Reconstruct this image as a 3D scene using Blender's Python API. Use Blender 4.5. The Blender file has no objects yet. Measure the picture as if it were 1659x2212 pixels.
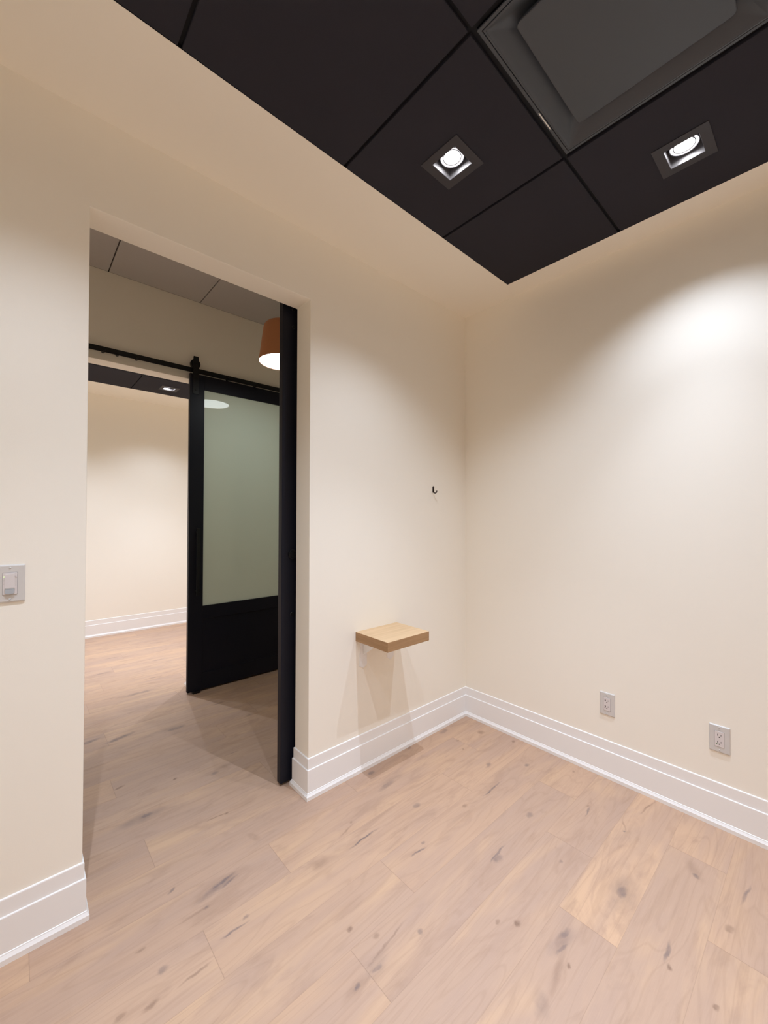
import bpy, bmesh, math, random
from mathutils import Vector, Matrix

S = bpy.context.scene
COL = S.collection
# ------------------------------------------------------------------ camera
CAM = (-2.3127, -1.7101, 1.3595)
F_PX = 874.76
YAW, PITCH, ROLL = -0.7359, 0.0134, 0.0023
fw = Vector((-math.sin(YAW) * math.cos(PITCH), math.cos(YAW) * math.cos(PITCH), math.sin(PITCH)))
rt = fw.cross(Vector((0, 0, 1))).normalized()
up = rt.cross(fw)
r2 = rt * math.cos(ROLL) + up * math.sin(ROLL)
u2 = up * math.cos(ROLL) - rt * math.sin(ROLL)
cd = bpy.data.cameras.new('camera')
cd.sensor_fit = 'HORIZONTAL'
cd.sensor_width = 36.0
cd.lens = F_PX / 1659.0 * 36.0
cd.clip_start = 0.02
cam = bpy.data.objects.new('camera', cd)
COL.objects.link(cam)
M = Matrix((r2, u2, -fw)).transposed().to_4x4()
M.translation = Vector(CAM)
cam.matrix_world = M
S.camera = cam

# ------------------------------------------------------------------ world, exposure, lamp powers
w = bpy.data.worlds.new('world')
S.world = w
w.use_nodes = True
w.node_tree.nodes['Background'].inputs[0].default_value = (0, 0, 0, 1)
w.node_tree.nodes['Background'].inputs[1].default_value = 0.0
S.view_settings.view_transform = 'Standard'
S.view_settings.look = 'None'
S.view_settings.exposure = 0.0
S.view_settings.gamma = 1.0
S.view_settings.use_curve_mapping = False
S.cycles.max_bounces = 14
S.cycles.diffuse_bounces = 9
S.cycles.glossy_bounces = 4
S.cycles.sample_clamp_indirect = 4.0
FLOOD_W, FLOOD_ANGLE = 40.0, 115      # wide spill of a downlight
BEAM_W, BEAM_ANGLE = 60.0, 66         # its narrow beam
SPOT_COL = (0.895, 1.02, 1.23)
PENDANT_GLOW = 11.0

# ------------------------------------------------------------------ room numbers (metres)
H = 2.757            # room ceilings
HC = 3.068           # corridor ceiling
XL, XR, ZO, T = -2.137, -1.2545, 2.431, 0.128      # near doorway
XL2, XR2, ZO2 = -2.19, -1.279, 2.442               # far doorway
YF, YF2 = 1.66, 1.788                               # far corridor wall
YB = 3.89                                           # back wall of the far room
RX, RY = -2.95, -3.2                                # left and back walls of the near room
G = 0.6096
XA, YM, XE, YE = -0.750, -1.0265, -0.1459, -0.418   # ceiling grid

# ------------------------------------------------------------------ helpers
def tag(o, label=None, cat=None, group=None, kind=None):
    if label: o['label'] = label
    if cat: o['category'] = cat
    if group: o['group'] = group
    if kind: o['kind'] = kind
    return o

def empty(name, loc, label, cat, group=None, rotz=0.0):
    o = bpy.data.objects.new(name, None)
    o.empty_display_size = 0.05
    COL.objects.link(o)
    o.location = loc
    o.rotation_euler = (0, 0, rotz)
    return tag(o, label, cat, group)

def build(name, bm, mat, parent=None, smooth=False, bevel=0.0, segs=2):
    bmesh.ops.recalc_face_normals(bm, faces=bm.faces)
    me = bpy.data.meshes.new(name)
    bm.to_mesh(me)
    bm.free()
    for m in (mat if isinstance(mat, (list, tuple)) else [mat]):
        me.materials.append(m)
    o = bpy.data.objects.new(name, me)
    COL.objects.link(o)
    if parent is not None:
        o.parent = parent
    if smooth:
        for p in me.polygons: p.use_smooth = True
        try: me.set_sharp_from_angle(angle=math.radians(38))
        except Exception: pass
    if bevel:
        b = o.modifiers.new('bevel', 'BEVEL')
        b.width = bevel; b.segments = segs; b.limit_method = 'ANGLE'; b.angle_limit = math.radians(35)
        b.harden_normals = False
    return o

def box(bm, x0, x1, y0, y1, z0, z1):
    v = [bm.verts.new((x, y, z)) for x in (x0, x1) for y in (y0, y1) for z in (z0, z1)]
    for f in ((0, 1, 3, 2), (4, 6, 7, 5), (0, 4, 5, 1), (2, 3, 7, 6), (0, 2, 6, 4), (1, 5, 7, 3)):
        bm.faces.new([v[i] for i in f])

def boxes(*bs):
    bm = bmesh.new()
    for b in bs: box(bm, *b)
    return bm

def prism(bm, pts, axis, a0, a1):
    """extrude a closed 2D outline along an axis; pts are the two other coordinates in x,y,z order"""
    def P(p, a):
        c = list(p); c.insert(axis, a); return c
    A = [bm.verts.new(P(p, a0)) for p in pts]
    B = [bm.verts.new(P(p, a1)) for p in pts]
    bm.faces.new(A); bm.faces.new(B[::-1])
    n = len(pts)
    for i in range(n):
        bm.faces.new((A[i], A[(i + 1) % n], B[(i + 1) % n], B[i]))

def ring_frame(bm, cx, cy, ho, hi, z0, z1):
    """square frame: outer half ho, inner half hi, one closed mesh"""
    def loop(h, z): return [bm.verts.new((cx + a * h, cy + b * h, z)) for a, b in ((-1, -1), (1, -1), (1, 1), (-1, 1))]
    L4 = [loop(ho, z0), loop(hi, z0), loop(hi, z1), loop(ho, z1)]
    for A, B in zip(L4, L4[1:] + L4[:1]):
        for k in range(4): bm.faces.new((A[k], A[(k + 1) % 4], B[(k + 1) % 4], B[k]))

def lathe(bm, prof, seg=48, axis='z', centre=(0, 0, 0)):
    rows = []
    for r, h in prof:
        row = []
        for k in range(seg):
            a = 2 * math.pi * k / seg
            c, s = math.cos(a) * r, math.sin(a) * r
            p = {'z': (c, s, h), 'y': (c, h, s), 'x': (h, c, s)}[axis]
            row.append(bm.verts.new((p[0] + centre[0], p[1] + centre[1], p[2] + centre[2])))
        rows.append(row)
    for a, b in zip(rows, rows[1:]):
        for k in range(seg):
            bm.faces.new((a[k], a[(k + 1) % seg], b[(k + 1) % seg], b[k]))
    return rows

def cyl(bm, centre, r, h0, h1, axis='z', seg=32):
    rows = lathe(bm, [(r, h0), (r, h1)], seg, axis, centre)
    bm.faces.new(rows[0][::-1]); bm.faces.new(rows[1])

def tube(bm, pts, radii, seg=16):
    pts = [Vector(p) for p in pts]
    if not isinstance(radii, (list, tuple)): radii = [radii] * len(pts)
    rows = []; prev = None
    for i, p in enumerate(pts):
        t = (pts[min(i + 1, len(pts) - 1)] - pts[max(i - 1, 0)]).normalized()
        a = prev if prev is not None else (Vector((1, 0, 0)) if abs(t.x) < .9 else Vector((0, 1, 0)))
        a = (a - t * a.dot(t)).normalized(); prev = a
        b = t.cross(a)
        rows.append([bm.verts.new(p + (a * math.cos(2 * math.pi * k / seg) + b * math.sin(2 * math.pi * k / seg)) * radii[i]) for k in range(seg)])
    for A, B in zip(rows, rows[1:]):
        for k in range(seg):
            bm.faces.new((A[k], A[(k + 1) % seg], B[(k + 1) % seg], B[k]))
    bm.faces.new(rows[0][::-1]); bm.faces.new(rows[-1])

def rrect(x0, x1, z0, z1, r, n=5):
    pts = []
    for cx, cz, a0 in ((x1 - r, z1 - r, 0), (x0 + r, z1 - r, 90), (x0 + r, z0 + r, 180), (x1 - r, z0 + r, 270)):
        for k in range(n + 1):
            a = math.radians(a0 + 90 * k / n)
            pts.append((cx + r * math.cos(a), cz + r * math.sin(a)))
    return pts

# ------------------------------------------------------------------ materials
def mat(name, col, rough=0.6, metal=0.0, spec=0.5, bump=None, coat=0.0, vary=0.0):
    m = bpy.data.materials.new(name); m.use_nodes = True
    N, L = m.node_tree.nodes, m.node_tree.links
    b = N['Principled BSDF']
    b.inputs['Base Color'].default_value = (*col, 1)
    b.inputs['Roughness'].default_value = rough
    b.inputs['Metallic'].default_value = metal
    b.inputs['Specular IOR Level'].default_value = spec
    b.inputs['Coat Weight'].default_value = coat
    b.inputs['Coat Roughness'].default_value = 0.03
    tc = N.new('ShaderNodeTexCoord')
    if vary:
        n = N.new('ShaderNodeTexNoise'); n.inputs['Scale'].default_value = 3.0; n.inputs['Detail'].default_value = 4
        L.new(tc.outputs['Object'], n.inputs['Vector'])
        mx = N.new('ShaderNodeMix'); mx.data_type = 'RGBA'
        mx.inputs['A'].default_value = (*[c * (1 - vary) for c in col], 1)
        mx.inputs['B'].default_value = (*[min(1, c * (1 + vary)) for c in col], 1)
        L.new(n.outputs['Fac'], mx.inputs['Factor']); L.new(mx.outputs['Result'], b.inputs['Base Color'])
    if bump:
        n = N.new('ShaderNodeTexNoise'); n.inputs['Scale'].default_value = bump[0]; n.inputs['Detail'].default_value = 3
        L.new(tc.outputs['Object'], n.inputs['Vector'])
        bp = N.new('ShaderNodeBump'); bp.inputs['Strength'].default_value = bump[1]; bp.inputs['Distance'].default_value = 0.002
        L.new(n.outputs['Fac'], bp.inputs['Height']); L.new(bp.outputs['Normal'], b.inputs['Normal'])
    return m

def emit(name, col, strength):
    m = bpy.data.materials.new(name); m.use_nodes = True
    N = m.node_tree.nodes
    b = N['Principled BSDF']
    b.inputs['Base Color'].default_value = (0.8, 0.8, 0.8, 1)
    b.inputs['Emission Color'].default_value = (*col, 1)
    b.inputs['Emission Strength'].default_value = strength
    return m

M_WALL = mat('cream_wall_paint', (0.92, 0.866, 0.762), 0.62, spec=0.25, bump=(260, 0.06))
M_CEIL = mat('cream_ceiling_paint', (0.92, 0.866, 0.762), 0.8, spec=0.15, bump=(260, 0.05))
M_TRIM = mat('white_trim_paint', (0.89, 0.87, 0.845), 0.35, spec=0.4)
M_TILE = mat('black_ceiling_tile', (0.0275, 0.0265, 0.0345), 0.85, spec=0.2, bump=(420, 0.25), vary=0.12)
M_TEE = mat('black_ceiling_grid', (0.008, 0.008, 0.010), 0.6, spec=0.2)
M_BLKMETAL = mat('black_diffuser_metal', (0.047, 0.053, 0.064), 0.42, spec=0.5)
M_CTILE = mat('grey_white_ceiling_tile', (0.60, 0.57, 0.56), 0.9, spec=0.1, bump=(300, 0.2))
M_CTEE = mat('grey_ceiling_grid', (0.10, 0.08, 0.075), 0.6)
M_DOOR = mat('black_door_paint', (0.0105, 0.0110, 0.0180), 0.42, spec=0.20, bump=(180, 0.04))
M_HARD = mat('black_door_hardware', (0.006, 0.006, 0.007), 0.38, spec=0.35)
M_CHIP = mat('bare_pale_metal', (0.75, 0.72, 0.68), 0.4)
M_PLASTIC = mat('white_switch_plastic', (0.64, 0.61, 0.575), 0.3, spec=0.5)
M_PLASTIC2 = mat('pale_device_plastic', (0.71, 0.655, 0.635), 0.28, spec=0.5)
M_GAP = mat('shadow_grey_plastic', (0.36, 0.335, 0.33), 0.4)
M_GREYLENS = mat('grey_sensor_lens', (0.42, 0.44, 0.46), 0.22)
M_SLOT = mat('dark_slot', (0.02, 0.014, 0.010), 0.7)
M_GREEN = emit('green_indicator', (0.55, 1.0, 0.25), 2.2)
M_WHITELED = emit('white_indicator', (1, 1, 0.95), 1.3)
M_GREENDOT = mat('green_mark', (0.05, 0.16, 0.04), 0.5)
M_BRKT = mat('white_bracket_paint', (0.86, 0.85, 0.84), 0.4)
M_HOOK = mat('dark_bronze', (0.022, 0.011, 0.007), 0.35, metal=0.3)
M_SHADE = mat('copper_brown_shade', (0.52, 0.215, 0.090), 0.5, spec=0.35, bump=(90, 0.05))
M_SHADEIN = mat('white_shade_inside', (0.9, 0.9, 0.9), 0.5)
M_CORD = mat('black_cord', (0.012, 0.012, 0.012), 0.5)
M_PGLOW = emit('pendant_glow', (0.92, 1.0, 1.0), PENDANT_GLOW)
M_LTRIM = mat('black_light_trim', (0.036, 0.034, 0.042), 0.5, spec=0.4)
M_LWELL = mat('grey_light_well', (0.42, 0.42, 0.46), 0.34, metal=0.6)
M_LENS = emit('lamp_lens', (1.0, 0.98, 0.95), 25.0)
M_OPTIC = emit('lamp_optic_ring', (0.90, 0.93, 1.0), 0.75)

def glass_mat():
    m = bpy.data.materials.new('frosted_green_glass'); m.use_nodes = True
    N, L = m.node_tree.nodes, m.node_tree.links
    b = N['Principled BSDF']
    b.inputs['Base Color'].default_value = (0.80, 0.91, 0.79, 1)
    b.inputs['Roughness'].default_value = 0.5
    b.inputs['Specular IOR Level'].default_value = 0.3
    b.inputs['Transmission Weight'].default_value = 0.06
    b.inputs['Coat Weight'].default_value = 1.0
    b.inputs['Coat Roughness'].default_value = 0.015
    b.inputs['Coat IOR'].default_value = 1.5
    return m
M_GLASS = glass_mat()

def wood_board(name, light, dark, along_x=True):
    m = bpy.data.materials.new(name); m.use_nodes = True
    N, L = m.node_tree.nodes, m.node_tree.links
    b = N['Principled BSDF']; b.inputs['Roughness'].default_value = 0.5; b.inputs['Specular IOR Level'].default_value = 0.3
    tc = N.new('ShaderNodeTexCoord')
    mp = N.new('ShaderNodeMapping'); mp.inputs['Scale'].default_value = (2.2, 42, 60) if along_x else (42, 2.2, 60)
    L.new(tc.outputs['Object'], mp.inputs['Vector'])
    n = N.new('ShaderNodeTexNoise'); n.inputs['Scale'].default_value = 1.5; n.inputs['Detail'].default_value = 6; n.inputs['Roughness'].default_value = 0.6
    L.new(mp.outputs['Vector'], n.inputs['Vector'])
    mp2 = N.new('ShaderNodeMapping'); mp2.inputs['Scale'].default_value = (0.6, 11, 8) if along_x else (11, 0.6, 14)
    L.new(tc.outputs['Object'], mp2.inputs['Vector'])
    n2 = N.new('ShaderNodeTexNoise'); n2.inputs['Scale'].default_value = 1.0; n2.inputs['Detail'].default_value = 2
    L.new(mp2.outputs['Vector'], n2.inputs['Vector'])
    ad = N.new('ShaderNodeMath'); ad.operation = 'ADD'
    L.new(n.outputs['Fac'], ad.inputs[0]); L.new(n2.outputs['Fac'], ad.inputs[1])
    mr = N.new('ShaderNodeMapRange'); mr.inputs['From Min'].default_value = 0.7; mr.inputs['From Max'].default_value = 1.3
    L.new(ad.outputs[0], mr.inputs['Value'])
    mx = N.new('ShaderNodeMix'); mx.data_type = 'RGBA'
    mx.inputs['A'].default_value = (*dark, 1); mx.inputs['B'].default_value = (*light, 1)
    L.new(mr.outputs['Result'], mx.inputs['Factor'])
    L.new(mx.outputs['Result'], b.inputs['Base Color'])
    return m
M_OAK = wood_board('oak_shelf_laminate', (0.70, 0.495, 0.295), (0.56, 0.375, 0.205))
M_OAKEDGE = wood_board('oak_darker_sides', (0.47, 0.285, 0.145), (0.32, 0.18, 0.082))  # front, rear and underside, darker than the top
M_OAKEND = wood_board('oak_darker_ends', (0.47, 0.285, 0.145), (0.32, 0.18, 0.082), False)  # same darker tone on the two ends, grain turned

# knots, cracks and smudges of the vinyl planks: x, y, half length, half width, angle (deg), strength, hue (0 blue-grey, 1 brown)
MARKS = [
    (-.907, -.185, .060, .016, 6, .55, 0), (-.86, -.165, .075, .022, 0, .28, 0), (-.898, -.056, .022, .012, 0, .6, 0), (-.285, -.043, .035, .016, 8, .6, 0),
    (-.583, -.028, .018, .008, 20, .6, 0), (-.12, -.208, .026, .02, 0, .5, 1), (-.307, -.172, .012, .006, 0, .6, 1), (-.359, -.250, .008, .006, 0, .7, 1),
    (-.900, -.387, .022, .013, 0, .6, 0), (-.733, -.540, .013, .010, 0, .5, 1), (-1.042, -.553, .009, .007, 0, .65, 0), (-1.235, -.285, .05, .004, 14, .45, 1),
    (-1.199, -.261, .009, .006, 0, .55, 1), (-1.208, -.370, .078, .0032, 2, .85, 0), (-1.085, -.571, .04, .0035, -8, .8, 0), (-1.417, -.354, .03, .016, 10, .35, 1),
    (-.38, -.436, .028, .012, 14, .65, 0), (-.059, -.400, .014, .008, 0, .55, 1), (-.530, -.559, .078, .0032, 1, .85, 0), (-.222, -.575, .022, .012, 0, .6, 0),
    (-.560, -.773, .020, .014, 0, .65, 0), (-.875, -.806, .022, .014, 0, .6, 0), (-.855, -.793, .055, .0032, 4, .8, 0), (-.708, -.982, .009, .007, 0, .75, 0),
    (-.669, -1.189, .040, .020, 0, .75, 0), (-.665, -1.19, .085, .04, 0, .38, 0), (-.09, -.770, .011, .008, 0, .55, 1), (-.338, -.943, .036, .0045, 6, .75, 0),
    (-.305, -.93, .008, .006, 0, .6, 1), (-.10, -1.12, .075, .004, -8, .6, 1), (-.344, -1.097, .007, .006, 0, .75, 0), (-.31, -1.085, .03, .004, 30, .45, 1),
    (-1.859, .395, .034, .014, 4, .75, 0), (-1.88, .39, .10, .034, 0, .42, 0), (-1.537, 1.132, .055, .020, 4, .75, 0), (-1.60, 1.15, .12, .030, 0, .3, 0),
    (-1.978, 1.308, .06, .018, 12, .7, 0), (-1.824, 1.240, .085, .018, 14, .75, 0), (-1.606, 1.888, .11, .022, 0, .55, 0), (-1.454, .527, .04, .02, 0, .35, 1),
    (-1.690, .587, .014, .006, 20, .75, 1), (-1.917, .700, .022, .008, 10, .7, 1), (-1.622, .171, .045, .0035, -6, .6, 1), (-1.585, .163, .008, .006, 0, .65, 1),
    (-1.552, -.048, .012, .03, 20, .3, 1), (-1.731, -.177, .050, .008, 10, .85, 0), (-1.755, -.186, .07, .016, 10, .5, 0), (-1.715, -.192, .04, .006, 14, .7, 0), (-1.883, -.087, .016, .006, 26, .85, 0),
    (-1.207, 1.304, .04, .010, 4, .5, 0), (-2.015, -.245, .014, .006, 10, .65, 1), (-1.975, -.353, .016, .011, 10, .55, 0), (-1.91, -.429, .05, .0045, 4, .65, 1),
    (-2.021, -.427, .022, .008, 14, .6, 1), (-2.095, -.402, .018, .008, 14, .65, 1), (-1.812, -.238, .010, .006, 20, .7, 0), (-1.84, -.237, .05, .005, 0, .4, 1),
    (-1.485, -.630, .013, .009, 10, .8, 1), (-1.433, -.707, .010, .009, 0, .5, 1), (-1.566, -.777, .012, .007, 20, .8, 0), (-1.575, -.78, .04, .016, 10, .3, 1), (-1.495, -.778, .022, .007, 0, .75, 0), (-1.49, -.77, .045, .02, 10, .3, 0),
    (-1.42, -.745, .09, .004, 8, .5, 1), (-1.767, -.382, .045, .0045, -2, .75, 0), (-1.724, -.363, .010, .007, 0, .7, 0), (-1.32, -.793, .011, .009, 0, .75, 0),
    (-1.101, -.945, .010, .008, 0, .6, 1), (-1.055, -.995, .014, .010, 20, .7, 1), (-.979, -1.111, .036, .010, -14, .65, 0), (-1.02, -1.128, .030, .006, -12, .7, 0), (-1.0, -1.12, .06, .02, -12, .35, 0), (-1.055, -1.165, .012, .006, 20, .7, 1), (-1.10, -1.15, .06, .010, 10, .3, 1),
    (-1.212, -1.154, .035, .018, 30, .4, 0), (-.387, -1.352, .014, .010, 30, .75, 0), (-.36, -1.345, .05, .02, 30, .3, 1), (-.35, -1.492, .06, .0035, -6, .7, 0),
    (-.79, -1.354, .042, .0055, 4, .75, 0), (-.834, -1.370, .010, .007, 20, .7, 1), (-.551, -1.473, .018, .012, 0, .6, 1), (-.857, -1.487, .010, .006, 20, .75, 1),
    (-1.52, .50, .02, .012, 0, .5, 0), (-1.37, .62, .03, .006, 5, .5, 0), (-1.12, .99, .03, .01, 0, .5, 0), (-1.75, 2.55, .06, .012, 3, .5, 0), (-1.45, 2.15, .07, .010, 3, .5, 0), (-1.3, 2.6, .05, .012, 0, .45, 0), (-1.62, 2.95, .05, .012, 0, .45, 0), (-1.2, 3.2, .06, .012, 0, .4, 0), (-1.05, 2.9, .05, .010, 0, .4, 0),
]

def floor_mat(marks):
    m = bpy.data.materials.new('oak_vinyl_planks'); m.use_nodes = True
    N, L = m.node_tree.nodes, m.node_tree.links
    b = N['Principled BSDF']
    b.inputs['Roughness'].default_value = 0.52
    b.inputs['Specular IOR Level'].default_value = 0.28
    def math_(op, a, c=None, clamp=False):
        n = N.new('ShaderNodeMath'); n.operation = op; n.use_clamp = clamp
        for i, v in enumerate((a, c)):
            if v is None: continue
            if isinstance(v, (int, float)): n.inputs[i].default_value = v
            else: L.new(v, n.inputs[i])
        return n.outputs[0]
    def rng(v, a0, a1, b0, b1, smooth=True):
        n = N.new('ShaderNodeMapRange'); n.interpolation_type = 'SMOOTHSTEP' if smooth else 'LINEAR'
        L.new(v, n.inputs['Value'])
        for k, x in zip(('From Min', 'From Max', 'To Min', 'To Max'), (a0, a1, b0, b1)): n.inputs[k].default_value = x
        return n.outputs['Result']
    def mix(f, A, B, mode='MIX'):
        n = N.new('ShaderNodeMix'); n.data_type = 'RGBA'; n.blend_type = mode
        if isinstance(f, (int, float)): n.inputs['Factor'].default_value = f
        else: L.new(f, n.inputs['Factor'])
        for k, v in (('A', A), ('B', B)):
            if isinstance(v, tuple): n.inputs[k].default_value = (*v, 1)
            else: L.new(v, n.inputs[k])
        return n.outputs['Result']
    tc = N.new('ShaderNodeTexCoord')
    pos = tc.outputs['Object']
    at = N.new('ShaderNodeAttribute'); at.attribute_name = 'plank_tone'
    sep = N.new('ShaderNodeSeparateColor'); L.new(at.outputs['Color'], sep.inputs['Color'])
    tone, hue, seed = sep.outputs[0], sep.outputs[1], sep.outputs[2]
    # every plank shifts the grain pattern by its own seed
    cmb = N.new('ShaderNodeCombineXYZ')
    L.new(math_('MULTIPLY', seed, 37.0), cmb.inputs[0]); L.new(math_('MULTIPLY', seed, 91.0), cmb.inputs[1]); L.new(math_('MULTIPLY', seed, 17.0), cmb.inputs[2])
    ad = N.new('ShaderNodeVectorMath'); ad.operation = 'ADD'
    L.new(pos, ad.inputs[0]); L.new(cmb.outputs[0], ad.inputs[1])
    def noise(scale, sc, detail, rough=0.55, dist=0.0):
        mp = N.new('ShaderNodeMapping'); mp.inputs['Scale'].default_value = sc
        L.new(ad.outputs[0], mp.inputs['Vector'])
        n = N.new('ShaderNodeTexNoise'); n.inputs['Scale'].default_value = scale; n.inputs['Detail'].default_value = detail
        n.inputs['Roughness'].default_value = rough; n.inputs['Distortion'].default_value = dist
        L.new(mp.outputs['Vector'], n.inputs['Vector'])
        return n.outputs['Fac']
    broad = noise(1.0, (1.6, 8.0, 1), 3, 0.5, 0.6)
    streak = noise(1.0, (3.0, 60.0, 1), 5, 0.65, 0.3)
    fine = noise(1.0, (14.0, 420.0, 1), 3, 0.6)
    # cathedral rings
    mpw = N.new('ShaderNodeMapping'); mpw.inputs['Scale'].default_value = (0.55, 4.5, 1)
    L.new(ad.outputs[0], mpw.inputs['Vector'])
    nz = N.new('ShaderNodeTexNoise'); nz.inputs['Scale'].default_value = 1.6; nz.inputs['Detail'].default_value = 2; nz.inputs['Distortion'].default_value = 0.4
    L.new(mpw.outputs['Vector'], nz.inputs['Vector'])
    rings = math_('PINGPONG', math_('MULTIPLY', nz.outputs['Fac'], 26.0), 1.0)
    blotch = noise(1.0, (1.3, 5.0, 1), 3, 0.55, 0.9)
    blotch2 = noise(1.0, (2.8, 9.0, 3.7), 4, 0.6, 1.6)
    base = mix(tone, (0.434, 0.279, 0.193), (0.611, 0.396, 0.252))
    base = mix(math_('MULTIPLY', hue, 0.6), base, (0.454, 0.323, 0.251))
    base = mix(rng(blotch, 0.46, 0.66, 0, 0.70), base, (0.590, 0.387, 0.243))
    base = mix(rng(broad, 0.38, 0.68, 0, 0.65), base, (0.436, 0.298, 0.227))
    base = mix(rng(blotch2, 0.50, 0.72, 0, 0.50), base, (0.374, 0.241, 0.170))
    base = mix(rng(streak, 0.44, 0.75, 0, 0.26), base, (0.348, 0.216, 0.143))
    base = mix(rng(rings, 0.0, 0.30, 0.17, 0.0), base, (0.323, 0.204, 0.134))
    base = mix(rng(fine, 0.45, 0.8, 0, 0.12), base, (0.666, 0.468, 0.325))
    # printed knots and cracks
    wn = N.new('ShaderNodeTexNoise'); wn.inputs['Scale'].default_value = 26; wn.inputs['Detail'].default_value = 4
    L.new(pos, wn.inputs['Vector'])
    ws = N.new('ShaderNodeVectorMath'); ws.operation = 'SUBTRACT'; L.new(wn.outputs['Color'], ws.inputs[0]); ws.inputs[1].default_value = (.5, .5, .5)
    wm = N.new('ShaderNodeVectorMath'); wm.operation = 'MULTIPLY'; L.new(ws.outputs[0], wm.inputs[0]); wm.inputs[1].default_value = (.035, .018, 0)
    wp = N.new('ShaderNodeVectorMath'); wp.operation = 'ADD'; L.new(pos, wp.inputs[0]); L.new(wm.outputs[0], wp.inputs[1])
    acc = {0: None, 1: None}
    for (x, y, a, c, ang, st, hu) in marks:
        mp = N.new('ShaderNodeMapping'); mp.vector_type = 'TEXTURE'
        mp.inputs['Location'].default_value = (x, y, 0)
        mp.inputs['Rotation'].default_value = (0, 0, math.radians(ang))
        mp.inputs['Scale'].default_value = (a * 1.35, max(c, .0045) * 1.35, 1)
        L.new(wp.outputs[0], mp.inputs['Vector'])
        ln = N.new('ShaderNodeVectorMath'); ln.operation = 'LENGTH'; L.new(mp.outputs['Vector'], ln.inputs[0])
        v = rng(ln.outputs['Value'], 0.25 if st > .4 else 0.05, 1.0 if st > .4 else 1.2, st, 0.0)
        acc[hu] = v if acc[hu] is None else math_('MAXIMUM', acc[hu], v)
    mott = rng(wn.outputs['Fac'], 0.3, 0.65, 0.55, 1.0)
    for hu, c in ((1, (0.155, 0.085, 0.055)), (0, (0.120, 0.098, 0.105))):
        if acc[hu] is not None: base = mix(math_('MULTIPLY', math_('MULTIPLY', acc[hu], mott), 0.86), base, c)
    # seams between planks from the plank's own coordinates
    uv = N.new('ShaderNodeUVMap'); uv.uv_map = 'plank'
    su = N.new('ShaderNodeSeparateXYZ'); L.new(uv.outputs[0], su.inputs[0])
    eu = math_('MINIMUM', su.outputs[0], math_('SUBTRACT', PL, su.outputs[0]))
    ev = math_('MINIMUM', su.outputs[1], math_('SUBTRACT', PW, su.outputs[1]))
    seam = math_('MAXIMUM', rng(eu, 0.0003, 0.0013, 0.40, 0.0), rng(ev, 0.0003, 0.0013, 0.20, 0.0))
    base = mix(seam, base, (0.17, 0.10, 0.07))
    L.new(base, b.inputs['Base Color'])
    bp = N.new('ShaderNodeBump'); bp.inputs['Strength'].default_value = 0.12; bp.inputs['Distance'].default_value = 0.001
    L.new(fine, bp.inputs['Height']); L.new(bp.outputs['Normal'], b.inputs['Normal'])
    return m

# ------------------------------------------------------------------ floor: one plank-patterned surface
PL, PW, Y0 = 1.2215, 0.1865, 0.2475
JOINTS = {0: -1.902, 1: -1.05, 2: -1.524, 3: -.624, 4: -1.232, 5: -.30, 6: -.596, 7: -.892, 8: -.289, -1: -1.30, -2: -.92, -3: -1.943, -4: -1.34, -5: -1.05, -6: -1.895}
# tone (0 darker pink brown .. 1 pale honey) and hue (greyness) of planks the photo shows: (row, joint at its left end) -> values
random.seed(11)
floor_mats, row_slot = [floor_mat([])], {}
bm = bmesh.new()
uvl = bm.loops.layers.uv.new('plank')
colr = bm.loops.layers.float_color.new('plank_tone')
SHOWN = {(7, 0): (0.95, 0.0), (7, -1): (0.35, 0.75), (6, 0): (0.45, 0.6), (6, -1): (0.35, 0.8), (5, 0): (0.6, 0.3), (5, -1): (0.3, 0.75),
         (4, 0): (0.5, 0.35), (4, -1): (0.4, 0.45), (3, 0): (0.75, 0.15), (3, -1): (0.6, 0.3), (3, 1): (0.55, 0.2), (2, 0): (0.62, 0.2), (2, -1): (0.35, 0.5),
         (8, 0): (0.8, 0.15), (8, -1): (0.4, 0.7), (5, 1): (0.8, 0.15), (0, 0): (0.45, 0.35), (0, -1): (0.3, 0.2), (1, 0): (0.55, 0.25), (1, -1): (0.45, 0.3),
         (-1, 0): (0.45, 0.3), (-1, -1): (0.5, 0.25), (-3, 0): (0.35, 0.5), (-4, 0): (0.45, 0.2), (-4, -1): (0.4, 0.4), (-6, 0): (0.6, 0.2), (-6, -1): (0.3, 0.5)}
for k in range(-21, 20):
    yt = Y0 - PW * k
    yb = yt - PW
    if yb > 4.05 or yt < -3.35: continue
    mk = [q for q in MARKS if yb < q[1] <= yt]
    if mk:
        row_slot[k] = len(floor_mats); floor_mats.append(floor_mat(mk))
    j0 = JOINTS.get(k, -1.9 + ((k * 0.447) % 1.0) * PL)
    for n in range(-4, 5):
        xa, xb = j0 + n * PL, j0 + (n + 1) * PL
        if xb < -4.2 or xa > 1.8: continue
        tone, hue = SHOWN.get((k, n), (random.uniform(.3, .75), random.uniform(.1, .6)))
        c = (tone, hue, random.random(), 1)
        f = bm.faces.new([bm.verts.new(p) for p in ((xa, yb, 0), (xb, yb, 0), (xb, yt, 0), (xa, yt, 0))])
        f.material_index = row_slot.get(k, 0)
        for l, u in zip(f.loops, ((0, 0), (PL, 0), (PL, PW), (0, PW))):
            l[uvl].uv = u
            l[colr] = c
bmesh.ops.remove_doubles(bm, verts=bm.verts, dist=1e-5)
fl = build('floor', bm, floor_mats)
tag(fl, 'pale knotty oak plank floor running through all rooms', 'floor', kind='structure')

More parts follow.
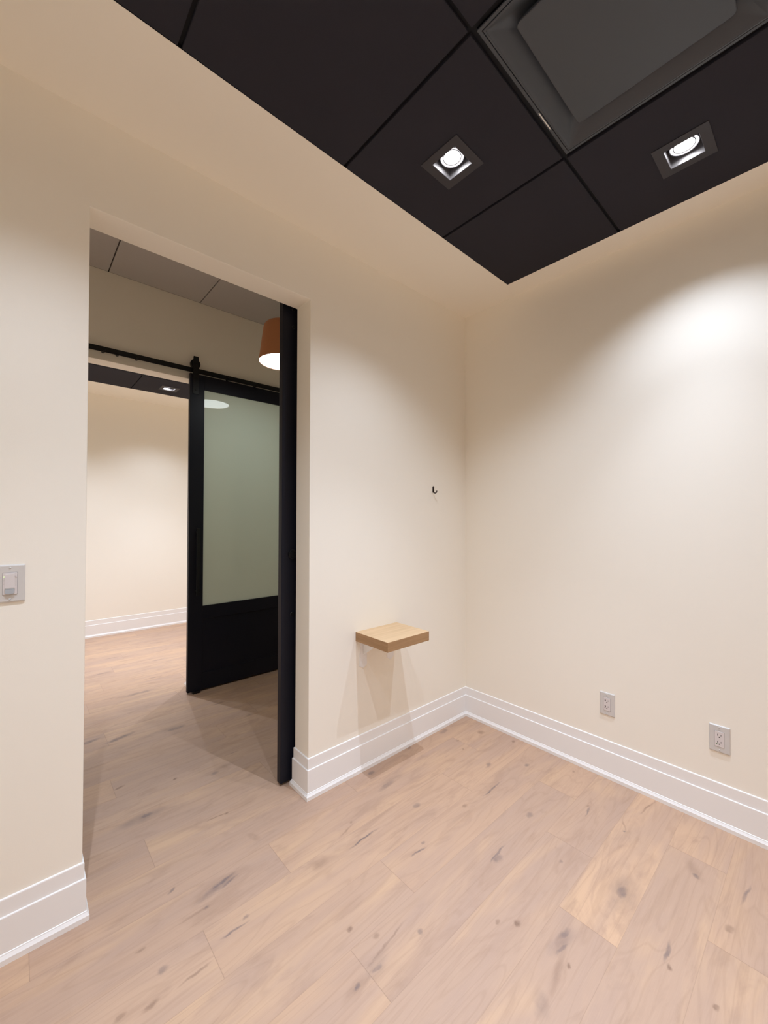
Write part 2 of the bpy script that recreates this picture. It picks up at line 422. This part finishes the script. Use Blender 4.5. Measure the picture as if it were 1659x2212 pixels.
# ------------------------------------------------------------------ walls
def wall_with_opening(name, y0, y1, x0, x1, z1, xl, xr, zo, label):
    bm = bmesh.new()
    prism(bm, [(x0, 0), (xl, 0), (xl, zo), (xr, zo), (xr, 0), (x1, 0), (x1, z1), (x0, z1)], 1, y0, y1)
    o = build(name, bm, M_WALL, bevel=0.0025)
    return tag(o, label, 'wall', kind='structure')

wall_with_opening('wall_front', 0.0, T, -4.1, 1.72, 3.16, XL, XR, ZO, 'cream wall with the open doorway and small oak shelf')
wall_with_opening('wall_middle', YF, YF2, -4.1, 1.72, 3.16, XL2, XR2, ZO2, 'cream wall across the corridor behind the black sliding door')
for nm, b, lb in (
        ('wall_right', (0.0, 0.12, RY, 0.0, 0, H + .06), 'cream wall on the right with two outlets'),
        ('wall_left', (RX - .12, RX, RY, 0.0, 0, H + .06), 'cream wall on the left of the near room'),
        ('wall_back', (RX - .12, .12, RY - .12, RY, 0, H + .06), 'cream wall behind the camera'),
        ('wall_corridor_left', (-4.1, -3.98, T, YF, 0, 3.16), 'cream end wall of the corridor on the left'),
        ('wall_corridor_right', (1.6, 1.72, T, YF, 0, 3.16), 'cream end wall of the corridor on the right'),
        ('wall_far', (RX - .12, .22, YB, YB + .12, 0, H + .1), 'cream back wall of the far room'),
        ('wall_far_left', (RX - .12, RX, YF2, YB, 0, H + .1), 'cream left wall of the far room'),
        ('wall_far_right', (0.1, .22, YF2, YB, 0, H + .1), 'cream right wall of the far room')):
    tag(build(nm, boxes(b), M_WALL), lb, 'wall', kind='structure')

# ------------------------------------------------------------------ baseboards: mitred sweeps
PROF = [(0.0, 0.0), (0.0194, 0.0), (0.0194, 0.017), (0.0176, 0.0195), (0.0135, 0.026), (0.0125, 0.0295), (0.0105, 0.031), (0.0105, 0.1365),
        (0.0095, 0.1385), (0.0055, 0.1395), (0.0055, 0.188), (0.0045, 0.1905), (0.0, 0.192)]
def baseboard(name, path, i0, i1, label):
    P = [Vector(p) for p in path]
    n = len(P)
    seg = [(P[i + 1] - P[i]).normalized() for i in range(n - 1)]
    nor = [Vector((-d.y, d.x)) for d in seg]
    bm = bmesh.new(); rows = []
    for i in range(i0, i1 + 1):
        if i == 0: m = nor[0]
        elif i == n - 1: m = nor[-1]
        else: m = (nor[i - 1] + nor[i]) / (1 + nor[i - 1].dot(nor[i]))
        rows.append([bm.verts.new((P[i].x + m.x * o, P[i].y + m.y * o, z)) for o, z in PROF])
    for A, B in zip(rows, rows[1:]):
        for k in range(len(PROF)):
            k2 = (k + 1) % len(PROF)
            bm.faces.new((A[k], B[k], B[k2], A[k2]))
    bm.faces.new(rows[0]); bm.faces.new(rows[-1][::-1])
    tag(build(name, bm, M_TRIM), label, 'baseboard', kind='structure')
PA = [(0, RY), (0, 0), (XR, 0), (XR, T), (1.6, T)]
baseboard('baseboard_right', PA, 0, 1, 'white stepped baseboard below the two outlets')
baseboard('baseboard_front', PA, 1, 3, 'white stepped baseboard under the oak shelf, wrapping the doorway jamb')
baseboard('baseboard_corridor', PA, 3, 4, 'white corridor baseboard behind the near sliding door')
PB = [(-3.98, T), (XL, T), (XL, 0), (RX, 0), (RX, RY)]
baseboard('baseboard_corridor', PB, 0, 1, 'white corridor baseboard left of the doorway')
baseboard('baseboard_front', PB, 1, 3, 'white stepped baseboard below the light switch, left of the doorway')
baseboard('baseboard_left', PB, 3, 4, 'white baseboard on the left wall of the near room')
PC = [(1.6, YF), (XR2, YF), (XR2, YF2), (0.1, YF2), (0.1, YB), (RX, YB), (RX, YF2), (XL2, YF2), (XL2, YF), (-3.98, YF)]
baseboard('baseboard_corridor', PC, 0, 1, 'white corridor baseboard behind the far sliding door')
baseboard('baseboard_middle', PC, 1, 3, 'white baseboard on the right jamb of the far doorway')
baseboard('baseboard_far_right', PC, 3, 4, 'white baseboard on the right wall of the far room')
baseboard('baseboard_far', PC, 4, 5, 'white stepped baseboard along the back wall of the far room')
baseboard('baseboard_far_left', PC, 5, 6, 'white baseboard on the left wall of the far room')
baseboard('baseboard_middle', PC, 6, 8, 'white baseboard on the left jamb of the far doorway')
baseboard('baseboard_corridor', PC, 8, 9, 'white corridor baseboard left of the far doorway')

# ------------------------------------------------------------------ ceilings
LIGHTS_NEAR = [(-1.054, -.717), (-.442, -1.346), (-2.274, -.722), (-1.664, -1.331), (-.448, -2.550), (-1.664, -2.550)]  # the last two are added sources for bounce light
LIGHTS_FAR = [(-1.098, 3.128), (-.49, 2.518), (-1.71, 2.518), (-2.32, 3.128)]
LH = 0.0545          # half size of the downlight opening
def tile(bm, x0, x1, y0, y1, z0, z1, lights):
    for lx, ly in lights:
        if x0 < lx < x1 and y0 < ly < y1:
            a, b_, c, d = lx - LH - .012, lx + LH + .012, ly - LH - .012, ly + LH + .012
            O = [(x0, y0), (x1, y0), (x1, y1), (x0, y1)]; I = [(a, c), (b_, c), (b_, d), (a, d)]
            ob, ib, ot, it = [[bm.verts.new((*p, z)) for p in q] for q, z in ((O, z0), (I, z0), (O, z1), (I, z1))]
            for k in range(4):
                k2 = (k + 1) % 4
                for q in ((ob[k], ob[k2], ib[k2], ib[k]), (ot[k], ot[k2], it[k2], it[k]), (ob[k], ob[k2], ot[k2], ot[k]), (ib[k], ib[k2], it[k2], it[k])):
                    bm.faces.new(q)
            return
    box(bm, x0, x1, y0, y1, z0, z1)

def tile_field(names, xs, ys, z, lights, mats, gap, skip=(), labels=('', '')):
    bt, bg = bmesh.new(), bmesh.new()
    for i in range(len(xs) - 1):
        for j in range(len(ys) - 1):
            if (i, j) in skip: continue
            g0 = gap if i else .0022; g1 = gap if i < len(xs) - 2 else .0022
            h0 = gap if j else .0022; h1 = gap if j < len(ys) - 2 else .0022
            tile(bt, xs[i] + g0, xs[i + 1] - g1, ys[j] + h0, ys[j + 1] - h1, z, z + .018, lights)
    e = .0119
    for x in xs[1:-1]: box(bg, x - e, x + e, ys[0], ys[-1], z + .0105, z + .0135)
    for y in ys[1:-1]:
        for i in range(len(xs) - 1):
            box(bg, xs[i] + (e if i else 0), xs[i + 1] - (e if i < len(xs) - 2 else 0), y - e, y + e, z + .0105, z + .0135)
    X0, X1, Y0_, Y1_ = xs[0] + .0002, xs[-1] - .0002, ys[0] + .0002, ys[-1] - .0002      # edge angle all round
    q = .0014
    box(bg, X0, X1, Y0_, Y0_ + q, z + .0004, z + .02); box(bg, X0, X1, Y1_ - q, Y1_, z + .0004, z + .02)
    box(bg, X0, X0 + q, Y0_ + q, Y1_ - q, z + .0004, z + .02); box(bg, X1 - q, X1, Y0_ + q, Y1_ - q, z + .0004, z + .02)
    # cap above the field so no light leaks
    box(bt, xs[0], xs[-1], ys[0], ys[-1], z + .20, z + .21)
    tag(build(names[0], bt, mats[0], bevel=0.0012, segs=1), labels[0], 'ceiling', kind='structure')
    tag(build(names[1], bg, mats[1]), labels[1], 'ceiling grid', kind='structure')

def soffit(name, X0, X1, Y0_, Y1_, x0, x1, y0, y1, z, label):
    bm = bmesh.new()
    for b in ((X0, x0, Y0_, Y1_), (x1, X1, Y0_, Y1_), (x0, x1, Y0_, y0), (x0, x1, y1, Y1_)):
        box(bm, *b, z, z + .012)
    for b in ((x0 - .02, x0, y0, y1), (x1, x1 + .02, y0, y1), (x0, x1, y0 - .02, y0), (x0, x1, y1, y1 + .02)):
        box(bm, *b, z + .012, z + .22)
    tag(build(name, bm, M_CEIL), label, 'ceiling', kind='structure')

nx = [XA - 3 * G, XA - 2 * G, XA - G, XA, XE]
ny = [YM - 3 * G, YM - 2 * G, YM - G, YM, YE]
soffit('ceiling', RX, 0, RY, 0, nx[0], nx[-1], ny[0], ny[-1], H, 'cream ceiling border around the black tiles of the near room')
tile_field(('ceiling', 'trim_1'), nx, ny, H, LIGHTS_NEAR, (M_TILE, M_TEE), 0.0064, skip=((2, 2),),
           labels=('black acoustic ceiling tiles of the near room', 'black grid bars between the near ceiling tiles'))
fx = [-1.412 - 2 * G, -1.412 - G, -1.412, -1.412 + G, -1.412 + 2 * G]
fy = [2.215, 2.215 + G, 3.40]
soffit('ceiling', RX, 0.1, YF2, YB, fx[0], fx[-1], fy[0], fy[-1], H, 'cream ceiling border of the far room')
tile_field(('ceiling', 'trim_2'), fx, fy, H, LIGHTS_FAR, (M_TILE, M_TEE), 0.005,
           labels=('black acoustic ceiling tiles of the far room', 'grid bars between the far ceiling tiles'))
cx = [-3.98] + [-1.859 + k * G for k in range(-3, 6)] + [1.6]
cy = [T, 1.05, YF]
tile_field(('ceiling', 'trim_3'), cx, cy, HC, [], (M_CTILE, M_CTEE), 0.0035,
           labels=('pale grey ceiling tiles of the corridor', 'dark grid bars between the corridor ceiling tiles'))

# ------------------------------------------------------------------ recessed square downlights
def make_downlight(loc, label, group, power):
    t = empty('recessed_downlight', (loc[0], loc[1], H), label, 'ceiling light', group)
    bm = bmesh.new(); ring_frame(bm, 0, 0, .0880, LH, -.003, .0)
    build('trim_plate', bm, M_LTRIM, t, bevel=.0008, segs=1)
    bm = bmesh.new(); ring_frame(bm, 0, 0, LH + .002, LH, .0, .075)
    build('light_well', bm, M_LWELL, t)
    bm = bmesh.new()
    box(bm, -LH, LH, -LH, LH, .070, .075)
    # gimbal cup around the lamp
    lathe(bm, [(.0490, .070), (.0490, .024), (.0462, .0218), (.0458, .0300)], 48)
    lathe(bm, [(.0350, .0300), (.0350, .0236), (.0328, .0236), (.0328, .0300)], 48)
    build('gimbal', bm, M_LTRIM, t, smooth=True)
    bm = bmesh.new(); lathe(bm, [(.0458, .0245), (.043, .0232), (.039, .0236), (.0350, .0262)], 48)
    build('optic_ring', bm, M_OPTIC, t, smooth=True)
    bm = bmesh.new(); lathe(bm, [(.0328, .0262), (.022, .0250), (.010, .0246), (.0005, .0245)], 40)
    build('lens', bm, M_LENS, t, smooth=True)
    for wt, an, bl in ((FLOOD_W, FLOOD_ANGLE, .85), (BEAM_W, BEAM_ANGLE, 1.0)):
        ld = bpy.data.lights.new('lamp', 'SPOT')
        ld.energy = wt * power; ld.color = SPOT_COL; ld.spot_size = math.radians(an); ld.spot_blend = bl
        ld.shadow_soft_size = 0.006
        lo = bpy.data.objects.new('lamp', ld); COL.objects.link(lo); lo.parent = t; lo.location = (0, 0, .009)
    return t
make_downlight(LIGHTS_NEAR[0], 'square black recessed downlight glowing above the doorway wall, left of the two seen overhead', 'recessed downlights', 1.0)
make_downlight(LIGHTS_NEAR[1], 'square black recessed downlight glowing near the right wall, beside the ceiling air diffuser', 'recessed downlights', 1.0)
make_downlight(LIGHTS_NEAR[2], 'square recessed downlight out of frame above the light switch', 'recessed downlights', 1.0)
make_downlight(LIGHTS_NEAR[3], 'square recessed downlight out of frame on the left of the air diffuser', 'recessed downlights', 1.0)
make_downlight(LIGHTS_NEAR[4], 'square downlight added for bounce light, out of frame at the back, by the right wall', 'recessed downlights', 0.55)  # invented source, lifts the bounce light of the near room
make_downlight(LIGHTS_NEAR[5], 'square downlight added for bounce light, out of frame at the back, behind the camera', 'recessed downlights', 0.55)  # also invented, more bounce from the back of the room
make_downlight(LIGHTS_FAR[0], 'small square recessed downlight seen through both doorways in the far room ceiling', 'recessed downlights of the far room', 1.10)
make_downlight(LIGHTS_FAR[1], 'recessed downlight of the far room hidden behind the sliding door', 'recessed downlights of the far room', 1.10)
make_downlight(LIGHTS_FAR[2], 'recessed downlight of the far room hidden above the doorway header', 'recessed downlights of the far room', 1.10)
make_downlight(LIGHTS_FAR[3], 'recessed downlight of the far room hidden by the left side of the doorway', 'recessed downlights of the far room', 1.10)

# ------------------------------------------------------------------ plaque air diffuser
DX, DY = XA - G / 2, YM - G / 2
t = empty('air_diffuser', (DX, DY, H), 'large black square ceiling air diffuser with a raised centre panel', 'air vent')
bm = bmesh.new()
ring_frame(bm, 0, 0, .2935, .2835, .0, .006)
ring_frame(bm, 0, 0, .2815, .275, -.0005, .006)
build('frame', bm, M_BLKMETAL, t, bevel=.001, segs=1)
bm = bmesh.new()
def sq(h, z, r, n=6):
    return [bm.verts.new((x, y, z)) for x, y in rrect(-h, h, -h, h, r, n)]
rows = [sq(.275, .0005, .004), sq(.268, .004, .01), sq(.238, .030, .035), sq(.205, .050, .055), sq(.17, .066, .07), sq(.13, .076, .08), sq(.12, .13, .08)]
for A, B in zip(rows, rows[1:]):
    for k in range(len(A)): bm.faces.new((A[k], A[(k + 1) % len(A)], B[(k + 1) % len(A)], B[k]))
bm.faces.new(rows[-1])
build('back_cone', bm, M_BLKMETAL, t, smooth=True)
bm = bmesh.new(); prism(bm, rrect(-.217, .217, -.217, .217, .016, 5), 2, .010, .020)
build('centre_panel', bm, M_BLKMETAL, t, bevel=.003, segs=2)
bm = boxes((-.992 - DX, -.906 - DX, YM - DY - .0192, YM - DY - .0158, -.0006, .003))
tag(build('bare_edge', bm, M_CHIP, t), 'bare pale streak on the frame edge')

# ------------------------------------------------------------------ sliding barn doors
def make_door(name, label, x0, y0, width, ztop, y_sign, handle_side_near):
    """y0 = room-facing side of a 35 mm leaf; parts stay in world coordinates relative to the leaf's lower left corner"""
    th = .035
    d = empty(name, (x0, y0, 0), label, 'sliding door')
    d['kind'] = 'structure'
    zb, st = .012, .108
    gz0, gz1 = .663, 2.361
    w_ = width
    build('stile', boxes((0, st, 0, th, zb, ztop)), M_DOOR, d, bevel=.0015)
    build('stile', boxes((w_ - st, w_, 0, th, zb, ztop)), M_DOOR, d, bevel=.0015)
    build('top_rail', boxes((st, w_ - st, 0, th, gz1, ztop)), M_DOOR, d, bevel=.0012)
    build('middle_rail', boxes((st, w_ - st, 0, th, .560, gz0)), M_DOOR, d, bevel=.0012)
    build('bottom_rail', boxes((st, w_ - st, 0, th, zb, .14)), M_DOOR, d, bevel=.0012)
    build('lower_panel', boxes((st, w_ - st, .007, th - .007, .14, .560)), M_DOOR, d)
    tag(build('glass_pane', boxes((st, w_ - st, .0125, .0205, gz0, gz1)), M_GLASS, d), 'frosted green glass pane')
    return d

def bar_handle(door, x, zb, zt, y_face, out):
    bm = bmesh.new()
    a, b_ = sorted((y_face + out * .030, y_face + out * .042))
    box(bm, x - .010, x + .010, a, b_, zb, zt)
    for z in (zb + .03, zt - .03):
        c, e = sorted((y_face, y_face + out * .031))
        box(bm, x - .007, x + .007, c, e, z - .007, z + .007)
    return build('handle', bm, M_HARD, door, bevel=.0015)

def hanger(door, x, y_face, out, wheel_y):
    bm = bmesh.new()
    a, b_ = sorted((y_face, y_face + out * .006))
    prism(bm, [(x - .0215, 2.315), (x + .0215, 2.315), (x + .0215, 2.575), (x + .0180, 2.609), (x - .0180, 2.609), (x - .0215, 2.575)], 1, a, b_)
    h = build('hanger', bm, M_HARD, door, bevel=.0012, segs=1)
    bm = bmesh.new()
    lathe(bm, [(.004, wheel_y - .012), (.036, wheel_y - .012), (.036, wheel_y - .006), (.032, wheel_y - .004), (.032, wheel_y + .004), (.036, wheel_y + .006), (.036, wheel_y + .012), (.004, wheel_y + .012)], 40, 'y', (x, 0, 2.554))
    build('wheel', bm, M_HARD, h, smooth=True)
    for z in (2.349, 2.44, 2.554):
        bm = bmesh.new()
        c, e = sorted((y_face + out * .005, y_face + out * .011))
        cyl(bm, (x, 0, z), .0085, c, e, 'y', 6 if z < 2.5 else 24)
        build('bolt', bm, M_HARD, h, bevel=.0008, segs=1)

# far door: slides on the near face of the middle wall
D2X, D2Y = -1.336, 1.600
d2 = make_door('door_2', 'tall black sliding door with frosted green glass across the corridor', D2X, D2Y, 1.016, 2.4735, -1, True)
bar_handle(d2, .058, .755, 1.272, 0, -1)
hanger(d2, .042, 0.0, -1, .0175)
hanger(d2, 1.016 - .042, 0.0, -1, .0175)
# near door: slides on the corridor face of the front wall
D1X, D1Y = -1.3155, .165
d1 = make_door('door_1', 'black sliding door edge-on beside the doorway jamb', D1X, D1Y, 1.016, 2.470, 1, False)
bar_handle(d1, .058, .755, 1.272, .035, 1)
hanger(d1, .060, 0.035, 1, .0175)
hanger(d1, 1.016 - .060, 0.035, 1, .0175)
bm = bmesh.new()
lathe(bm, [(.0005, -.010), (.013, -.010), (.0145, -.008), (.0175, -.008), (.0205, -.010), (.0235, -.009), (.0245, -.005), (.0245, 0)], 48, 'y', (-1.2555 - D1X, 0, 1.168))
tag(build('finger_knob', bm, M_HARD, d1, smooth=True), 'round black knob on the door face')
for z, r in ((.860, .011), (2.349, .0085), (2.44, .0085)):
    bm = bmesh.new(); lathe(bm, [(.0005, -.005), (r * .8, -.005), (r, -.003), (r, 0)], 28, 'y', (-1.2560 - D1X, 0, z))
    build('through_bolt', bm, M_HARD, d1, smooth=True)

def make_track(x0, x1, y0, y1, wall_y, spacers, label):
    t = empty('door_track', (x0, (y0 + y1) / 2, 2.50), label, 'door track')
    ym = (y0 + y1) / 2
    build('rail', boxes((0, x1 - x0, y0 - ym, y1 - ym, -.0140, .0225)), M_HARD, t, bevel=.001, segs=1)
    for sx in spacers:
        bm = bmesh.new()
        a, b_ = sorted((y1 - ym if wall_y > ym else y0 - ym, wall_y - ym))
        cyl(bm, (sx - x0, 0, 0), .011, a, b_, 'y', 24)
        build('spacer', bm, M_HARD, t)
        bm = bmesh.new()
        c, e = (y0 - ym - .006, y0 - ym) if wall_y > ym else (y1 - ym, y1 - ym + .006)
        cyl(bm, (sx - x0, 0, .002), .010, c, e, 'y', 6)
        build('bolt_head', bm, M_HARD, t)
make_track(-2.30, .05, 1.6145, 1.6205, YF, (-2.22, -1.886, -1.804, -1.686, -1.030, -.791, -.30), 'long black rail above the far doorway carrying the glass door')
make_track(-2.28, .05, .1795, .1855, T, (-2.2, -1.7, -1.16, -.65, -.1), 'black rail on the corridor side above the near doorway')
tag(build('floor_guide', boxes((-1.300, -1.245, 1.580, 1.597, 0, .016), (-1.300, -1.245, 1.580, 1.638, 0, .006)), M_HARD, None, bevel=.001, segs=1),
    'small black floor guide under the far glass door', 'door guide')

# ------------------------------------------------------------------ pendant lamp in the corridor
def make_pendant(PX, PY, PZ, label):
    t = empty('pendant_lamp', (PX, PY, PZ), label, 'pendant lamp', 'pendant lamps along the corridor')
    bm = bmesh.new()
    R0, R1, HS = .166, .132, .268
    lathe(bm, [(R0, 0), (R1 + .003, HS - .030), (R1 - .002, HS - .014), (R1 - .012, HS - .004), (R1 - .030, HS), (.024, HS + .001), (.0235, HS - .003),
               (R1 - .031, HS - .004), (R1 - .016, HS - .010), (R1 - .006, HS - .022), (R0 - .0035, .001), (R0, 0)], 72)
    build('shade', bm, M_SHADE, t, smooth=True)
    bm = bmesh.new(); lathe(bm, [(R0 - .0042, .0030), (R0 - .030, .0026), (.05, .0024), (.0005, .0024)], 64)
    build('diffuser', bm, M_PGLOW, t, smooth=True)
    bm = bmesh.new(); lathe(bm, [(.021, HS - .002), (.021, HS + .010), (.013, HS + .022), (.006, HS + .026), (.004, HS + .028)], 32)
    build('socket_cap', bm, M_CORD, t, smooth=True)
    bm = bmesh.new(); cyl(bm, (0, 0, 0), .0032, HS + .026, HC - PZ - .018, 'z', 12)
    build('cord', bm, M_CORD, t)
    bm = bmesh.new(); lathe(bm, [(.0005, HC - PZ - .020), (.040, HC - PZ - .020), (.050, HC - PZ - .014), (.050, HC - PZ)], 40)
    build('canopy', bm, M_CORD, t, smooth=True)
make_pendant(-.925, .894, 2.456, 'copper brown drum pendant lamp hanging in the corridor')
make_pendant(1.32, .894, 2.456, 'drum pendant added as corridor fill light, farther right, out of frame')  # unseen, added to brighten the corridor
make_pendant(-3.25, .894, 2.456, 'drum pendant added as corridor fill light, farther left, out of frame')  # another unseen fill source for the corridor

# ------------------------------------------------------------------ oak shelf with brackets
t = empty('wall_shelf', (-.8150, 0, .699), 'small square oak shelf on white brackets on the doorway wall', 'shelf')
bm = boxes((-.1515, .1515, -.2530, 0, 0, .0490))
for f in bm.faces: f.material_index = 0 if abs(f.normal.z) > .5 else 1
bmesh.ops.recalc_face_normals(bm, faces=bm.faces)
for f in bm.faces: f.material_index = 0 if f.normal.z > .5 else (2 if abs(f.normal.x) > .5 else 1)
build('board', bm, [M_OAK, M_OAKEDGE, M_OAKEND], t, bevel=.0007, segs=1)
for bx in (-.1000, .1000):
    bm = bmesh.new()
    prism(bm, [(bx - .025, 0), (bx - .025, -.140), (bx, -.155), (bx + .025, -.140), (bx + .025, 0)], 1, -.004, 0)
    prism(bm, [(bx - .025, -.004), (bx - .025, -.195), (bx, -.213), (bx + .025, -.195), (bx + .025, -.004)], 2, -.004, 0)
    prism(bm, [(-.004, -.004), (-.120, -.004), (-.004, -.085)], 0, bx - .002, bx + .002)
    build('bracket', bm, M_BRKT, t, bevel=.0008, segs=1)

# ------------------------------------------------------------------ coat hook
t = empty('coat_hook', (-.340, 0, 1.539), 'small dark bronze coat hook on the wall near the corner', 'coat hook')
bm = bmesh.new(); prism(bm, rrect(-.0065, .0065, -.021, .0215, .0062, 6), 1, -.0045, 0)
build('back_plate', bm, M_HOOK, t, bevel=.001, segs=2)
bm = bmesh.new()
pts = []
for k in range(15):
    a = math.radians(200 + 175 * k / 14)
    pts.append((0, -.0175 - .0135 * math.cos(a) * -1 * -1 if False else -.0170 - .0135 * math.cos(math.radians(k / 14 * 190 - 0)) * -1, -.0110 - .0125 * math.sin(math.radians(k / 14 * 190))))
pts = [(0, -.003, .004), (0, -.0042, -.004)] + pts
tube(bm, pts, [.0035] * (len(pts) - 3) + [.0031, .0033, .0036], 14)
build('hook_arm', bm, M_HOOK, t, smooth=True)

# ------------------------------------------------------------------ outlets on the right wall (local x runs along the wall, y out of the wall)
def plate_mesh(hw, hh, dp):
    """bevelled wall plate, local x across, z up, -y out of the wall"""
    bm = bmesh.new()
    rows = []
    for inset, d in ((0, 0), (0, dp * .45), (.0025, dp * .85), (.0045, dp)):
        rows.append([bm.verts.new((x, -d, z)) for x, z in rrect(-hw + inset, hw - inset, -hh + inset, hh - inset, max(.0035 - inset * .3, .001), 4)])
    for A, B in zip(rows, rows[1:]):
        for k in range(len(A)): bm.faces.new((A[k], A[(k + 1) % len(A)], B[(k + 1) % len(A)], B[k]))
    bm.faces.new(rows[0][::-1]); bm.faces.new(rows[-1])
    return bm

def screw(parent, x, z, d):
    bm = bmesh.new()
    lathe(bm, [(.0005, -d - .0016), (.0022, -d - .0014), (.0033, -d - .0004), (.0033, -d + .001)], 20, 'y', (x, 0, z))
    s = build('screw', bm, M_PLASTIC, parent, smooth=True)
    build('screw_slot', boxes((x - .0024, x + .0024, -d - .0019, -d - .0012, z - .0004, z + .0004)), M_GREYLENS, s)

def make_outlet(y, z, label, t_slot):
    t = empty('power_outlet', (0, y, z), label, 'power outlet', 'power outlets on the right wall', rotz=-math.pi / 2)
    dp = .0062
    build('cover_plate', plate_mesh(.0365, .0590, dp), M_PLASTIC, t)
    bm = bmesh.new(); prism(bm, rrect(-.0172, .0172, -.0343, .0343, .0014, 3), 1, -dp - .0002, -dp + .002)
    build('insert_gap', bm, M_GAP, t)
    bm = bmesh.new(); prism(bm, rrect(-.0163, .0163, -.0334, .0334, .0020, 4), 1, -dp - .0016, -dp + .001)
    rc = build('receptacle', bm, M_PLASTIC2, t, bevel=.0006, segs=2)
    y0, y1 = -dp - .0019, -dp - .001
    for zc in (.0180, -.0125):
        build('slot', boxes((.0048, .0064, y0, y1, zc - .0032, zc + .0032)), M_SLOT, rc)
        b = [(-.0070, -.0052, y0, y1, zc - .0042, zc + .0042)]
        if t_slot: b.append((-.0118, -.0070, y0, y1, zc - .0004, zc + .0016))
        build('slot', boxes(*b), M_SLOT, rc)
        bm = bmesh.new(); prism(bm, [(-.0026, zc - .0108), (.0026, zc - .0108), (.0026, zc - .0084), (.0012, zc - .0066), (-.0012, zc - .0066), (-.0026, zc - .0084)], 1, y0, y1)
        build('ground_hole', bm, M_SLOT, rc)
    bm = bmesh.new(); cyl(bm, (-.0090, 0, -.0205), .0021, y0, y1, 'y', 20)
    build('indicator_mark', bm, M_SLOT if t_slot else M_GREENDOT, rc)
    screw(t, 0, .0485, dp); screw(t, 0, -.0485, dp)
    build('moulded_mark', boxes((-.005, .005, -dp - .0004, -dp + .0005, .0385, .0398)), M_GREYLENS, t)
make_outlet(-.9115, .3812, 'white outlet with sideways T slots, nearer the room corner', True)
make_outlet(-1.3710, .3845, 'white outlet with straight slots and green mark, farther from the room corner', False)

# ------------------------------------------------------------------ dimmer switch left of the doorway
t = empty('dimmer_switch', (-2.3270, 0, 1.1525), 'white occupancy dimmer switch at the left edge beside the doorway', 'light switch')
dp = .0062
build('cover_plate', plate_mesh(.0355, .0585, dp), M_PLASTIC, t)
bm = bmesh.new(); prism(bm, rrect(-.0174, .0174, -.0350, .0348, .0024, 4), 1, -dp - .0002, -dp + .002)
build('insert_gap', bm, M_GAP, t)
bm = bmesh.new(); prism(bm, rrect(-.0164, .0164, -.0338, .0338, .0026, 4), 1, -dp - .0022, -dp + .001)
fr = build('switch_body', bm, M_PLASTIC2, t, bevel=.0006, segs=2)
y1 = -dp - .0022
bm = bmesh.new(); prism(bm, rrect(-.0118, .0108, -.0132, .0300, .0006, 2), 1, y1 - .0016, y1 + .0005)
build('paddle', bm, M_PLASTIC2, fr, bevel=.0006, segs=2)
build('ledge', boxes((-.0125, .0115, y1 - .0022, y1, -.0162, -.0148)), M_PLASTIC, fr, bevel=.0003, segs=1)
bm = bmesh.new(); prism(bm, [(-.0118, -.0172), (.0108, -.0172), (.0108, -.0285), (.0060, -.0318), (-.0070, -.0318), (-.0118, -.0285)], 1, y1 - .0050, y1)
build('sensor_window', bm, M_GREYLENS, fr, bevel=.0008, segs=2)
build('slider_slot', boxes((.0122, .0150, y1 - .0002, y1 + .0005, -.0080, .0250)), M_PLASTIC, fr)
build('slider', boxes((.0118, .0154, y1 - .0022, y1, .0205, .0250)), M_PLASTIC2, fr, bevel=.0004, segs=1)
build('indicator_light', boxes((-.0152, -.0128, y1 - .0008, y1, .0210, .0226)), M_GREEN, fr)
for k in range(6):
    z = .0155 - .0036 * k
    build('level_mark', boxes((-.0146, -.0134, y1 - .0003, y1, z - .0004, z + .0004)), M_GAP, fr)
screw(t, 0, .0480, dp); screw(t, 0, -.0480, dp)
